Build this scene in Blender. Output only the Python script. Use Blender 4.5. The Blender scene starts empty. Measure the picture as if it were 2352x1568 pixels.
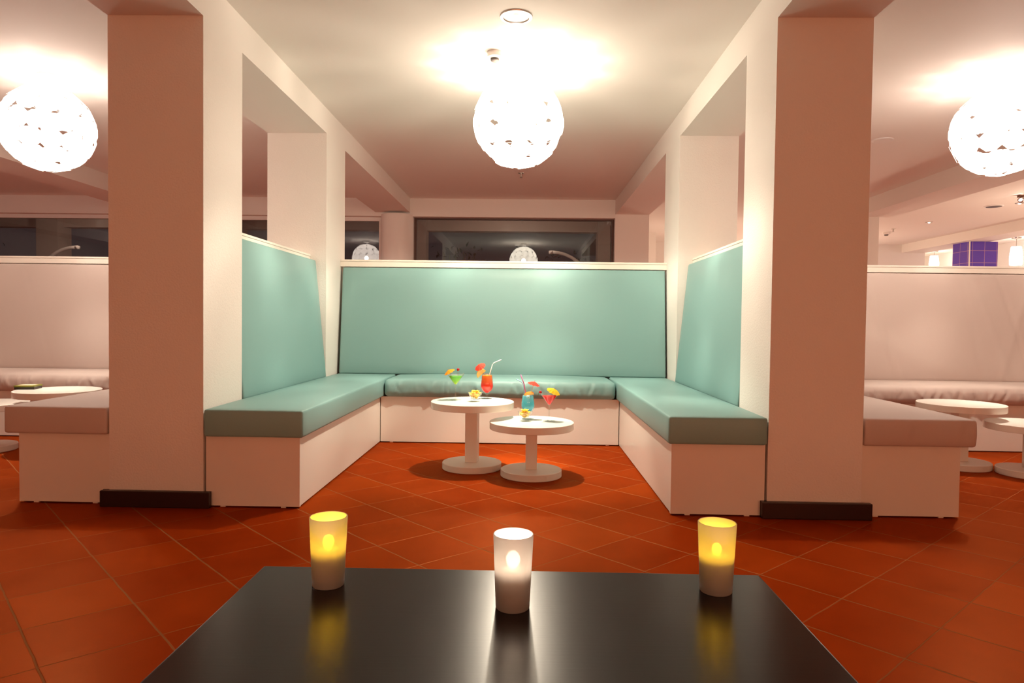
import bpy, bmesh, math, random
from math import sin, cos, pi, radians, sqrt, atan2
from mathutils import Vector, Matrix

random.seed(7)
SC = bpy.context.scene
COL = SC.collection

# ------------------------------------------------------------------ materials
MATS = {}


def srgb(r, g, b):
    def f(c):
        c /= 255.0
        return c / 12.92 if c <= 0.04045 else ((c + 0.055) / 1.055) ** 2.4
    return (f(r), f(g), f(b), 1.0)


def new_mat(name):
    m = bpy.data.materials.new(name)
    m.use_nodes = True
    nt = m.node_tree
    for n in list(nt.nodes):
        nt.nodes.remove(n)
    out = nt.nodes.new('ShaderNodeOutputMaterial')
    MATS[name] = m
    return m, nt, out


def N(nt, t, **kw):
    n = nt.nodes.new(t)
    for k, v in kw.items():
        setattr(n, k, v)
    return n


def principled(name, col, rough=0.5, spec=0.5, bump=None, metallic=0.0, var=None, sheen=0.0, coat=0.0, bump2=None):
    m, nt, out = new_mat(name)
    b = N(nt, 'ShaderNodeBsdfPrincipled')
    b.inputs['Base Color'].default_value = col
    b.inputs['Roughness'].default_value = rough
    b.inputs['Specular IOR Level'].default_value = spec
    b.inputs['Metallic'].default_value = metallic
    b.inputs['Sheen Weight'].default_value = sheen
    b.inputs['Coat Weight'].default_value = coat
    nt.links.new(b.outputs[0], out.inputs[0])
    tc = N(nt, 'ShaderNodeTexCoord')
    if bump:
        scale, strength, dist = bump
        no = N(nt, 'ShaderNodeTexNoise')
        no.inputs['Scale'].default_value = scale
        no.inputs['Detail'].default_value = 4
        bp = N(nt, 'ShaderNodeBump')
        bp.inputs['Strength'].default_value = strength
        bp.inputs['Distance'].default_value = dist
        nt.links.new(tc.outputs['Object'], no.inputs['Vector'])
        nt.links.new(no.outputs['Fac'], bp.inputs['Height'])
        nt.links.new(bp.outputs[0], b.inputs['Normal'])
    if var:
        scale, c2 = var
        no = N(nt, 'ShaderNodeTexNoise')
        no.inputs['Scale'].default_value = scale
        no.inputs['Detail'].default_value = 3
        nt.links.new(tc.outputs['Object'], no.inputs['Vector'])
        mx = N(nt, 'ShaderNodeMix', data_type='RGBA')
        mx.inputs[6].default_value = col
        mx.inputs[7].default_value = c2
        nt.links.new(no.outputs['Fac'], mx.inputs[0])
        nt.links.new(mx.outputs[2], b.inputs['Base Color'])
    return m


def emission(name, col, strength):
    m, nt, out = new_mat(name)
    e = N(nt, 'ShaderNodeEmission')
    e.inputs[0].default_value = col
    e.inputs[1].default_value = strength
    nt.links.new(e.outputs[0], out.inputs[0])
    return m


def thin_glass(name, tint=(1, 1, 1, 1), refl=0.06, edge=0.5, rough=0.02, haze=0.0):
    m, nt, out = new_mat(name)
    tr = N(nt, 'ShaderNodeBsdfTransparent')
    tr.inputs[0].default_value = tint
    gl = N(nt, 'ShaderNodeBsdfGlossy')
    gl.inputs['Roughness'].default_value = rough
    lw = N(nt, 'ShaderNodeLayerWeight')
    lw.inputs[0].default_value = 0.35
    mr = N(nt, 'ShaderNodeMapRange')
    mr.inputs['From Min'].default_value = 0.35
    mr.inputs['To Min'].default_value = refl
    mr.inputs['To Max'].default_value = edge
    nt.links.new(lw.outputs['Facing'], mr.inputs['Value'])
    mx = N(nt, 'ShaderNodeMixShader')
    nt.links.new(mr.outputs[0], mx.inputs[0])
    nt.links.new(tr.outputs[0], mx.inputs[1])
    nt.links.new(gl.outputs[0], mx.inputs[2])
    last = mx
    if haze:                                  # white scatter mixed in to make clear glass look brighter
        tl = N(nt, 'ShaderNodeBsdfTranslucent')
        df = N(nt, 'ShaderNodeBsdfDiffuse')
        a = N(nt, 'ShaderNodeMixShader')
        nt.links.new(tl.outputs[0], a.inputs[1])
        nt.links.new(df.outputs[0], a.inputs[2])
        h = N(nt, 'ShaderNodeMixShader')
        h.inputs[0].default_value = haze
        nt.links.new(mx.outputs[0], h.inputs[1])
        nt.links.new(a.outputs[0], h.inputs[2])
        last = h
    nt.links.new(last.outputs[0], out.inputs[0])
    return m


def liquid(name, stops, z0, z1, transp=0.25):
    """drink colour by height (object space), partly see-through"""
    m, nt, out = new_mat(name)
    tc = N(nt, 'ShaderNodeTexCoord')
    sp = N(nt, 'ShaderNodeSeparateXYZ')
    nt.links.new(tc.outputs['Object'], sp.inputs[0])
    mr = N(nt, 'ShaderNodeMapRange')
    mr.inputs['From Min'].default_value = z0
    mr.inputs['From Max'].default_value = z1
    nt.links.new(sp.outputs['Z'], mr.inputs['Value'])
    cr = N(nt, 'ShaderNodeValToRGB')
    els = cr.color_ramp.elements
    els[0].position, els[0].color = stops[0]
    els[1].position, els[1].color = stops[-1]
    for p, c in stops[1:-1]:
        e = els.new(p)
        e.color = c
    nt.links.new(mr.outputs[0], cr.inputs[0])
    di = N(nt, 'ShaderNodeBsdfDiffuse')
    tl = N(nt, 'ShaderNodeBsdfTranslucent')
    tr = N(nt, 'ShaderNodeBsdfTransparent')
    for s in (di, tl, tr):
        nt.links.new(cr.outputs[0], s.inputs[0])
    m1 = N(nt, 'ShaderNodeMixShader')
    m1.inputs[0].default_value = 0.55
    nt.links.new(di.outputs[0], m1.inputs[1])
    nt.links.new(tl.outputs[0], m1.inputs[2])
    m2 = N(nt, 'ShaderNodeMixShader')
    m2.inputs[0].default_value = transp
    nt.links.new(m1.outputs[0], m2.inputs[1])
    nt.links.new(tr.outputs[0], m2.inputs[2])
    nt.links.new(m2.outputs[0], out.inputs[0])
    return m


def translucent(name, col, transl=0.5, transp=0.0, gloss=0.0, emit=0.0, ecol=(1, 1, 1, 1)):
    m, nt, out = new_mat(name)
    di = N(nt, 'ShaderNodeBsdfDiffuse')
    tl = N(nt, 'ShaderNodeBsdfTranslucent')
    di.inputs[0].default_value = col
    tl.inputs[0].default_value = col
    m1 = N(nt, 'ShaderNodeMixShader')
    m1.inputs[0].default_value = transl
    nt.links.new(di.outputs[0], m1.inputs[1])
    nt.links.new(tl.outputs[0], m1.inputs[2])
    last = m1
    if gloss:
        gl = N(nt, 'ShaderNodeBsdfGlossy')
        gl.inputs['Roughness'].default_value = 0.35
        g2 = N(nt, 'ShaderNodeMixShader')
        g2.inputs[0].default_value = gloss
        nt.links.new(last.outputs[0], g2.inputs[1])
        nt.links.new(gl.outputs[0], g2.inputs[2])
        last = g2
    if transp:
        tr = N(nt, 'ShaderNodeBsdfTransparent')
        m2 = N(nt, 'ShaderNodeMixShader')
        m2.inputs[0].default_value = transp
        nt.links.new(last.outputs[0], m2.inputs[1])
        nt.links.new(tr.outputs[0], m2.inputs[2])
        last = m2
    if emit:
        e = N(nt, 'ShaderNodeEmission')
        e.inputs[0].default_value = ecol
        e.inputs[1].default_value = emit
        a = N(nt, 'ShaderNodeAddShader')
        nt.links.new(last.outputs[0], a.inputs[0])
        nt.links.new(e.outputs[0], a.inputs[1])
        last = a
    nt.links.new(last.outputs[0], out.inputs[0])
    return m


def frosted(name, col):
    """sand-blasted glass: scatters light and shows what is behind it as a blur"""
    m, nt, out = new_mat(name)
    di = N(nt, 'ShaderNodeBsdfDiffuse')
    tl = N(nt, 'ShaderNodeBsdfTranslucent')
    rf = N(nt, 'ShaderNodeBsdfRefraction')
    rf.inputs['Roughness'].default_value = 0.45
    rf.inputs['IOR'].default_value = 1.08
    gl = N(nt, 'ShaderNodeBsdfGlossy')
    gl.inputs['Roughness'].default_value = 0.4
    for q in (di, tl, rf):
        q.inputs[0].default_value = col
    last = None
    for fac, a, b in ((0.62, di, tl), (0.40, None, rf), (0.05, None, gl)):
        mx = N(nt, 'ShaderNodeMixShader')
        mx.inputs[0].default_value = fac
        nt.links.new((a or last).outputs[0], mx.inputs[1])
        nt.links.new(b.outputs[0], mx.inputs[2])
        last = mx
    nt.links.new(last.outputs[0], out.inputs[0])
    return m


WARM = (1.0, 0.80, 0.58, 1)
PINK = (1.0, 0.76, 0.62, 1)

WALL = principled('white_plaster', (0.84, 0.80, 0.755, 1), 0.75, 0.25, bump=(110, 0.30, 0.006))
PAINT = principled('smooth_white_paint', (0.84, 0.80, 0.755, 1), 0.7, 0.25, bump=(40, 0.04, 0.004))
LEDGE = principled('white_lacquered_board', (0.87, 0.82, 0.74, 1), 0.35, 0.4)
BENCHW = principled('white_laminate', (0.84, 0.78, 0.71, 1), 0.30, 0.35, bump=(300, 0.03, 0.001))
DARKGAP = principled('gap_shade_black', (0.006, 0.004, 0.003, 1), 0.8, 0.1)  # near black stands in for shade in the bench gaps
SKIRT = principled('dark_stained_wood', (0.022, 0.006, 0.005, 1), 0.35, 0.4, bump=(60, 0.1, 0.002))
TEAL = principled('teal_leatherette', (0.215, 0.395, 0.385, 1), 0.44, 0.38, bump=(260, 0.10, 0.0015), var=(1.3, (0.235, 0.415, 0.405, 1)))
BEIGE = principled('pale_taupe_fabric', (0.56, 0.47, 0.43, 1), 0.6, 0.3, bump=(260, 0.12, 0.0015), var=(1.5, (0.60, 0.50, 0.455, 1)))
TABLEW = principled('white_satin_laminate', (0.86, 0.83, 0.76, 1), 0.16, 0.5)
POSTW = principled('white_matt_lacquer', (0.84, 0.79, 0.72, 1), 0.4, 0.3)
METAL = principled('brushed_steel', (0.55, 0.50, 0.46, 1), 0.3, 0.5, metallic=1.0)
PLASTIC = principled('white_plastic', (0.82, 0.79, 0.76, 1), 0.45, 0.4)
DARKPL = principled('dark_grille', (0.10, 0.085, 0.08, 1), 0.5, 0.4)


def wood_table():
    m, nt, out = new_mat('wenge_veneer')
    b = N(nt, 'ShaderNodeBsdfPrincipled')
    b.inputs['Roughness'].default_value = 0.245
    b.inputs['Specular IOR Level'].default_value = 0.20
    b.inputs['Anisotropic'].default_value = 0.6
    tg = N(nt, 'ShaderNodeTangent', direction_type='RADIAL', axis='X')
    nt.links.new(tg.outputs[0], b.inputs['Tangent'])
    tc = N(nt, 'ShaderNodeTexCoord')
    mp = N(nt, 'ShaderNodeMapping')
    mp.inputs['Scale'].default_value = (1.5, 60, 60)
    no = N(nt, 'ShaderNodeTexNoise')
    no.inputs['Scale'].default_value = 3
    no.inputs['Detail'].default_value = 6
    nt.links.new(tc.outputs['Object'], mp.inputs[0])
    nt.links.new(mp.outputs[0], no.inputs['Vector'])
    mx = N(nt, 'ShaderNodeMix', data_type='RGBA')
    mx.inputs[6].default_value = (0.004, 0.0016, 0.001, 1)
    mx.inputs[7].default_value = (0.012, 0.0045, 0.0025, 1)
    nt.links.new(no.outputs['Fac'], mx.inputs[0])
    nt.links.new(mx.outputs[2], b.inputs['Base Color'])
    bp = N(nt, 'ShaderNodeBump')
    bp.inputs['Strength'].default_value = 0.06
    bp.inputs['Distance'].default_value = 0.001
    nt.links.new(no.outputs['Fac'], bp.inputs['Height'])
    nt.links.new(bp.outputs[0], b.inputs['Normal'])
    nt.links.new(b.outputs[0], out.inputs[0])
    return m


WENGE = wood_table()


def floor_material():
    """square terracotta tiles laid diagonally; pale thin joints one way, wider greyish joints the other"""
    m, nt, out = new_mat('terracotta_tiles')
    L = nt.links
    ox, oy, th, ta, tb = -0.139, 3.4825, radians(45.2), 0.2908, 0.2866
    c, s = cos(th), sin(th)
    tc = N(nt, 'ShaderNodeTexCoord')
    sp = N(nt, 'ShaderNodeSeparateXYZ')
    L.new(tc.outputs['Object'], sp.inputs[0])

    def math(op, a, b=None):
        n = N(nt, 'ShaderNodeMath', operation=op)
        for i, v in enumerate((a, b)):
            if v is None:
                continue
            if isinstance(v, (int, float)):
                n.inputs[i].default_value = v
            else:
                L.new(v, n.inputs[i])
        return n.outputs[0]
    x = math('SUBTRACT', sp.outputs['X'], ox)
    y = math('SUBTRACT', sp.outputs['Y'], oy)
    i = math('DIVIDE', math('ADD', math('MULTIPLY', x, 0.7180), math('MULTIPLY', y, 0.6960)), ta)
    j = math('DIVIDE', math('SUBTRACT', math('MULTIPLY', x, 0.6764), math('MULTIPLY', y, 0.7366)), tb)
    # slight waviness of hand-cut edges
    wob = N(nt, 'ShaderNodeTexNoise')
    wob.inputs['Scale'].default_value = 9
    L.new(tc.outputs['Object'], wob.inputs['Vector'])
    w = math('MULTIPLY', math('SUBTRACT', wob.outputs['Fac'], 0.5), 0.025)
    i2, j2 = math('ADD', i, w), math('ADD', j, w)
    fi, fj = math('FRACT', i2), math('FRACT', j2)
    di = math('MULTIPLY', math('MINIMUM', fi, math('SUBTRACT', 1.0, fi)), ta)
    dj = math('MULTIPLY', math('MINIMUM', fj, math('SUBTRACT', 1.0, fj)), tb)

    def line(d, wd):
        mr = N(nt, 'ShaderNodeMapRange', interpolation_type='SMOOTHSTEP')
        mr.inputs['From Min'].default_value = wd * 0.35
        mr.inputs['From Max'].default_value = wd
        mr.inputs['To Min'].default_value = 1
        mr.inputs['To Max'].default_value = 0
        L.new(d, mr.inputs['Value'])
        return mr.outputs[0]
    li, lj = line(di, 0.0042), math('MULTIPLY', line(dj, 0.0030), 0.75)
    grout = math('MAXIMUM', li, lj)
    cv = N(nt, 'ShaderNodeCombineXYZ')
    L.new(math('FLOOR', i2), cv.inputs[0])
    L.new(math('FLOOR', j2), cv.inputs[1])
    wn = N(nt, 'ShaderNodeTexWhiteNoise', noise_dimensions='3D')
    L.new(cv.outputs[0], wn.inputs['Vector'])
    cr = N(nt, 'ShaderNodeValToRGB')
    cr.color_ramp.elements[0].color = (0.21, 0.019, 0.0005, 1)
    cr.color_ramp.elements[1].color = (0.28, 0.035, 0.0018, 1)
    e = cr.color_ramp.elements.new(0.8)
    e.color = (0.245, 0.026, 0.0008, 1)
    L.new(wn.outputs['Value'], cr.inputs[0])
    # cloudy firing variation
    n2 = N(nt, 'ShaderNodeTexNoise')
    n2.inputs['Scale'].default_value = 5
    n2.inputs['Detail'].default_value = 5
    L.new(tc.outputs['Object'], n2.inputs['Vector'])
    mv = N(nt, 'ShaderNodeMix', data_type='RGBA', blend_type='MULTIPLY')
    mv.inputs[0].default_value = 0.35
    L.new(cr.outputs[0], mv.inputs[6])
    cr2 = N(nt, 'ShaderNodeValToRGB')
    cr2.color_ramp.elements[0].position = 0.3
    cr2.color_ramp.elements[0].color = (0.7, 0.62, 0.55, 1)
    cr2.color_ramp.elements[1].position = 0.7
    cr2.color_ramp.elements[1].color = (1.15, 1.1, 1.05, 1)
    L.new(n2.outputs['Fac'], cr2.inputs[0])
    L.new(cr2.outputs[0], mv.inputs[7])
    mg = N(nt, 'ShaderNodeMix', data_type='RGBA')
    mg.inputs[7].default_value = (0.20, 0.085, 0.030, 1)
    L.new(grout, mg.inputs[0])
    L.new(mv.outputs[2], mg.inputs[6])
    dif = N(nt, 'ShaderNodeBsdfDiffuse')
    L.new(mg.outputs[2], dif.inputs[0])
    b = N(nt, 'ShaderNodeBsdfGlossy')        # waxed surface: reddish sheen
    b.inputs[0].default_value = (0.75, 0.24, 0.08, 1)
    fr = N(nt, 'ShaderNodeFresnel')
    fr.inputs[0].default_value = 1.22
    mxs = N(nt, 'ShaderNodeMixShader')
    L.new(fr.outputs[0], mxs.inputs[0])
    L.new(dif.outputs[0], mxs.inputs[1])
    L.new(b.outputs[0], mxs.inputs[2])
    mr = N(nt, 'ShaderNodeMapRange')
    mr.inputs['To Min'].default_value = 0.27
    mr.inputs['To Max'].default_value = 0.42
    L.new(n2.outputs['Fac'], mr.inputs['Value'])
    L.new(math('ADD', mr.outputs[0], math('MULTIPLY', grout, 0.4)), b.inputs['Roughness'])
    # brushed streaks along the tile and recessed joints
    mp = N(nt, 'ShaderNodeMapping')
    mp.inputs['Rotation'].default_value = (0, 0, -th)
    mp.inputs['Scale'].default_value = (6, 60, 1)
    L.new(tc.outputs['Object'], mp.inputs[0])
    n3 = N(nt, 'ShaderNodeTexNoise')
    n3.inputs['Scale'].default_value = 1.0
    n3.inputs['Detail'].default_value = 3
    L.new(mp.outputs[0], n3.inputs['Vector'])
    hgt = math('SUBTRACT', math('MULTIPLY', n3.outputs['Fac'], 0.25), math('MULTIPLY', grout, 1.0))
    bp = N(nt, 'ShaderNodeBump')
    bp.inputs['Strength'].default_value = 0.35
    bp.inputs['Distance'].default_value = 0.003
    L.new(hgt, bp.inputs['Height'])
    L.new(bp.outputs[0], b.inputs['Normal'])
    L.new(bp.outputs[0], dif.inputs['Normal'])
    L.new(mxs.outputs[0], out.inputs[0])
    return m


FLOOR = floor_material()


def blue_tiles():
    m, nt, out = new_mat('glazed_blue_tiles')
    b = N(nt, 'ShaderNodeBsdfPrincipled')
    b.inputs['Roughness'].default_value = 0.22
    tc = N(nt, 'ShaderNodeTexCoord')
    sp = N(nt, 'ShaderNodeSeparateXYZ')
    nt.links.new(tc.outputs['Object'], sp.inputs[0])
    ad = N(nt, 'ShaderNodeMath', operation='ADD')
    nt.links.new(sp.outputs['X'], ad.inputs[0])
    nt.links.new(sp.outputs['Y'], ad.inputs[1])
    cb = N(nt, 'ShaderNodeCombineXYZ')
    nt.links.new(ad.outputs[0], cb.inputs[0])
    nt.links.new(sp.outputs['Z'], cb.inputs[1])
    br = N(nt, 'ShaderNodeTexBrick')
    br.offset = 0.0
    br.inputs['Scale'].default_value = 1.0
    br.inputs['Brick Width'].default_value = 0.2
    br.inputs['Row Height'].default_value = 0.2
    br.inputs['Mortar Size'].default_value = 0.004
    br.inputs['Color1'].default_value = (0.085, 0.035, 0.42, 1)
    br.inputs['Color2'].default_value = (0.11, 0.045, 0.50, 1)
    br.inputs['Mortar'].default_value = (0.42, 0.22, 0.40, 1)
    nt.links.new(cb.outputs[0], br.inputs['Vector'])
    nt.links.new(br.outputs['Color'], b.inputs['Base Color'])
    nt.links.new(b.outputs[0], out.inputs[0])
    return m


BLUE = blue_tiles()
SHADE = translucent('frosted_acrylic_petals', (0.72, 0.68, 0.62, 1), 0.5, transp=0.36, gloss=0.0, emit=4.6, ecol=(1.0, 0.89, 0.73, 1))
SHADE_SIDE = translucent('frosted_acrylic_petals_side', (0.72, 0.68, 0.62, 1), 0.5, transp=0.36, gloss=0.0, emit=3.4, ecol=(1.0, 0.84, 0.74, 1))
BULB = emission('globe_bulb_light', (1.0, 0.85, 0.68, 1), 660)
BULB_SIDE = emission('side_globe_bulb_light', (1.0, 0.83, 0.71, 1), 190)
DL_GLINT = emission('downlight_glint', (1.0, 0.86, 0.72, 1), 7)  # weak glow stands in for globe light reflected in the downlight
FAR_LAMP = emission('far_downlight_lamp', (1.0, 0.85, 0.72, 1), 40)
PEND = emission('opal_pendant_light', (1.0, 0.82, 0.74, 1), 11)
PANE = thin_glass('window_glass', (0.75, 0.78, 0.8, 1), refl=0.075, edge=0.6, rough=0.0)
GLASSM = thin_glass('clear_drinking_glass', (0.97, 0.98, 0.97, 1), refl=0.05, edge=0.5, rough=0.05, haze=0.025)
CUP = frosted('frosted_candle_glass', (0.86, 0.83, 0.80, 1))
TEALIGHT = principled('tealight_plastic', (0.80, 0.74, 0.66, 1), 0.5, 0.3)
FLAME_Y = emission('yellow_flame_light', (1.0, 0.58, 0.03, 1), 560)
FLAME_W = emission('white_flame_light', (1.0, 0.80, 0.60, 1), 850)
RED = translucent('red_paper', (0.85, 0.085, 0.06, 1), 0.35)
ORANGEP = translucent('orange_paper', (0.90, 0.36, 0.04, 1), 0.35)
YELLOWP = translucent('yellow_paper', (0.90, 0.62, 0.05, 1), 0.35)
STICK = principled('toothpick_wood', (0.55, 0.32, 0.14, 1), 0.6, 0.3)
CHERRY = principled('cherry_skin', (0.42, 0.006, 0.010, 1), 0.12, 0.6)
STALK = principled('cherry_stalk', (0.10, 0.13, 0.02, 1), 0.5, 0.3)
PEEL = principled('lemon_peel', (0.92, 0.66, 0.10, 1), 0.4, 0.4)
FLESH = translucent('lemon_flesh', (0.97, 0.86, 0.36, 1), 0.3)
ORPEEL = principled('orange_peel', (0.85, 0.36, 0.03, 1), 0.4, 0.4)
ORFLESH = translucent('orange_flesh', (0.92, 0.62, 0.20, 1), 0.3)
STRAWW = principled('white_straw', (0.80, 0.80, 0.74, 1), 0.3, 0.4)
STRAWB = principled('pale_blue_straw', (0.28, 0.50, 0.66, 1), 0.3, 0.4)
STRAWP = principled('pink_straw', (0.62, 0.16, 0.36, 1), 0.3, 0.4)
CHIP = translucent('potato_chip', (0.97, 0.76, 0.16, 1), 0.5)
GREEN_L = liquid('green_drink', [(0, (0.85, 0.90, 0.06, 1)), (0.5, (0.40, 0.85, 0.08, 1)), (1, (0.16, 0.66, 0.04, 1))], 0.098, 0.15, 0.22)
SUN_L = liquid('orange_red_drink', [(0, (0.80, 0.012, 0.004, 1)), (0.35, (0.88, 0.05, 0.006, 1)), (0.6, (0.90, 0.18, 0.008, 1)), (1, (0.88, 0.36, 0.02, 1))], 0.05, 0.15, 0.08)
BLUE_L = liquid('blue_drink', [(0, (0.22, 0.72, 0.88, 1)), (0.5, (0.15, 0.78, 0.90, 1)), (1, (0.42, 0.80, 0.88, 1))], 0.05, 0.15, 0.10)
RED_L = liquid('red_drink', [(0, (0.95, 0.03, 0.012, 1)), (1, (0.85, 0.012, 0.010, 1))], 0.105, 0.15, 0.10)
BOXTOP = principled('box_green_lid', (0.16, 0.17, 0.02, 1), 0.4, 0.4)
BOXSIDE = principled('box_dark_side', (0.02, 0.012, 0.008, 1), 0.4, 0.4)
BOXCARD = principled('box_pale_label', (0.60, 0.48, 0.34, 1), 0.5, 0.3)
LEAF = principled('dark_leaves', (0.015, 0.022, 0.008, 1), 0.5, 0.3)
GROUND = principled('terrace_paving', (0.10, 0.075, 0.06, 1), 0.7, 0.3, bump=(20, 0.2, 0.01))
OUTW = principled('terrace_render', (0.50, 0.40, 0.34, 1), 0.8, 0.2, bump=(60, 0.2, 0.004))
ARCM = principled('pale_powder_coat', (0.80, 0.72, 0.66, 1), 0.35, 0.4)

# ------------------------------------------------------------------ mesh helpers


def link_obj(name, bm, mats, parent=None, smooth=False, auto=None):
    me = bpy.data.meshes.new(name)
    bm.normal_update()
    bm.to_mesh(me)
    bm.free()
    if not isinstance(mats, (list, tuple)):
        mats = [mats]
    for m in mats:
        me.materials.append(m)
    if smooth:
        for p in me.polygons:
            p.use_smooth = True
    o = bpy.data.objects.new(name, me)
    COL.objects.link(o)
    if parent is not None:
        o.parent = parent
    if auto is not None:
        for p in me.polygons:
            p.use_smooth = True
        me.set_sharp_from_angle(angle=radians(auto))
    return o


def box(bm, x0, x1, y0, y1, z0, z1, mi=0, bevel=0.0, M=None):
    vs = [bm.verts.new((x, y, z)) for z in (z0, z1) for y in (y0, y1) for x in (x0, x1)]
    q = [(0, 2, 3, 1), (4, 5, 7, 6), (0, 1, 5, 4), (1, 3, 7, 5), (3, 2, 6, 7), (2, 0, 4, 6)]
    fs = []
    for a in q:
        f = bm.faces.new([vs[i] for i in a])
        f.material_index = mi
        fs.append(f)
    if M is not None:
        bmesh.ops.transform(bm, matrix=M, verts=vs)
    if bevel:
        es = list({e for f in fs for e in f.edges})
        bmesh.ops.bevel(bm, geom=es, offset=bevel, segments=2, affect='EDGES', profile=0.6)


def lathe(bm, prof, n=32, mi=0, cx=0, cy=0, z=0, close=False):
    rings = []
    for r, h in prof:
        if r < 1e-6:
            rings.append([bm.verts.new((cx, cy, z + h))])
        else:
            rings.append([bm.verts.new((cx + r * cos(2 * pi * k / n), cy + r * sin(2 * pi * k / n), z + h)) for k in range(n)])
    pairs = list(zip(rings[:-1], rings[1:]))
    if close:
        pairs.append((rings[-1], rings[0]))
    for a, b in pairs:
        for k in range(n):
            k2 = (k + 1) % n
            if len(a) == 1 and len(b) == 1:
                continue
            if len(a) == 1:
                f = bm.faces.new((a[0], b[k2], b[k]))
            elif len(b) == 1:
                f = bm.faces.new((a[k], a[k2], b[0]))
            else:
                f = bm.faces.new((a[k], a[k2], b[k2], b[k]))
            f.material_index = mi


def tube(bm, pts, r, n=8, mi=0, caps=True):
    pts = [Vector(p) for p in pts]
    rings = []
    for k, p in enumerate(pts):
        if k == 0:
            t = pts[1] - p
        elif k == len(pts) - 1:
            t = p - pts[k - 1]
        else:
            t = pts[k + 1] - pts[k - 1]
        t.normalize()
        ref = Vector((0, 0, 1)) if abs(t.z) < 0.9 else Vector((1, 0, 0))
        u = t.cross(ref).normalized()
        v = t.cross(u).normalized()
        rr = r[k] if isinstance(r, (list, tuple)) else r
        rings.append([bm.verts.new(p + rr * (cos(2 * pi * q / n) * u + sin(2 * pi * q / n) * v)) for q in range(n)])
    for a, b in zip(rings[:-1], rings[1:]):
        for q in range(n):
            f = bm.faces.new((a[q], a[(q + 1) % n], b[(q + 1) % n], b[q]))
            f.material_index = mi
    if caps:
        for rg, rev in ((rings[0], False), (rings[-1], True)):
            f = bm.faces.new(rg if rev else rg[::-1])
            f.material_index = mi


def ball(bm, c, r, n=12, mi=0, sz=1.0):
    prof = [(r * sin(pi * k / n), -r * sz * cos(pi * k / n)) for k in range(n + 1)]
    prof[0] = (0, -r * sz)
    prof[-1] = (0, r * sz)
    lathe(bm, prof, n * 2, mi, c[0], c[1], c[2])


def coords(a, b, r, step):
    edge = [0, 0.15, 0.5, 1.0]
    pts = [a + r * (1 - cos(e * pi / 2)) for e in edge]
    n = max(2, int(round((b - a - 2 * r) / step)))
    pts += [a + r + (b - a - 2 * r) * k / n for k in range(1, n)]
    pts += [b - r * (1 - cos(e * pi / 2)) for e in edge[::-1]]
    return pts


def cushion_bm(x0, x1, y0, y1, z0, z1, r=0.02, step=0.05, disp=None):
    """rounded upholstered block; disp(p, n) moves the skin (crown, wrinkles)"""
    bm = bmesh.new()
    ax = [coords(x0, x1, r, step), coords(y0, y1, r, step), coords(z0, z1, r, step)]
    lo = Vector((x0 + r, y0 + r, z0 + r))
    hi = Vector((x1 - r, y1 - r, z1 - r))
    cache = {}

    def vert(i, j, k):
        key = (i, j, k)
        if key not in cache:
            p = Vector((ax[0][i], ax[1][j], ax[2][k]))
            q = Vector([min(max(p[a], lo[a]), hi[a]) for a in range(3)])
            d = p - q
            n = d.normalized() if d.length > 1e-9 else Vector((0, 0, 1))
            p2 = q + n * r
            if disp:
                p2 = p2 + disp(p2, n)
            cache[key] = bm.verts.new(p2)
        return cache[key]
    nx, ny, nz = len(ax[0]) - 1, len(ax[1]) - 1, len(ax[2]) - 1
    for i in range(nx):
        for j in range(ny):
            bm.faces.new((vert(i, j, 0), vert(i, j + 1, 0), vert(i + 1, j + 1, 0), vert(i + 1, j, 0)))
            bm.faces.new((vert(i, j, nz), vert(i + 1, j, nz), vert(i + 1, j + 1, nz), vert(i, j + 1, nz)))
    for i in range(nx):
        for k in range(nz):
            bm.faces.new((vert(i, 0, k), vert(i + 1, 0, k), vert(i + 1, 0, k + 1), vert(i, 0, k + 1)))
            bm.faces.new((vert(i, ny, k), vert(i, ny, k + 1), vert(i + 1, ny, k + 1), vert(i + 1, ny, k)))
    for j in range(ny):
        for k in range(nz):
            bm.faces.new((vert(0, j, k), vert(0, j, k + 1), vert(0, j + 1, k + 1), vert(0, j + 1, k)))
            bm.faces.new((vert(nx, j, k), vert(nx, j + 1, k), vert(nx, j + 1, k + 1), vert(nx, j, k + 1)))
    bmesh.ops.recalc_face_normals(bm, faces=bm.faces[:])
    return bm


def seat_disp(x0, x1, y0, y1, z0, z1, crown=0.012, wr=None, seed=0):
    rnd = random.Random(seed)
    ws = []
    if wr:
        axis, amp, count = wr
        a, b = (x0, x1) if axis == 'x' else (y0, y1)
        for _ in range(count):
            ws.append((rnd.uniform(a + 0.05, b - 0.05), rnd.uniform(0.006, 0.018), rnd.uniform(-1, 1) * amp, rnd.uniform(-0.6, 0.6)))

    def f(p, n):
        u = (p.x - x0) / (x1 - x0)
        v = (p.y - y0) / (y1 - y0)
        d = Vector((0, 0, 0))
        if n.z > 0.3:
            d.z += crown * (1 - (2 * u - 1) ** 4) * (1 - (2 * v - 1) ** 4)
        if wr and n.y < -0.3 and wr[0] == 'x':
            h = (p.z - z0) / (z1 - z0)
            t = 0.0
            for c, s, a, sl in ws:
                t += a * math.exp(-((p.x - c - sl * (p.z - z0)) / s) ** 2)
            d.y -= t * sin(pi * min(max(h, 0), 1)) + 0.008 * sin(pi * min(max(h, 0), 1))
        if wr and abs(n.x) > 0.3 and wr[0] == 'y':
            h = (p.z - z0) / (z1 - z0)
            t = 0.0
            for c, s, a, sl in ws:
                t += a * math.exp(-((p.y - c - sl * (p.z - z0)) / s) ** 2)
            d.x += math.copysign(1, n.x) * (t + 0.006) * sin(pi * min(max(h, 0), 1))
        return d
    return f


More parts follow.
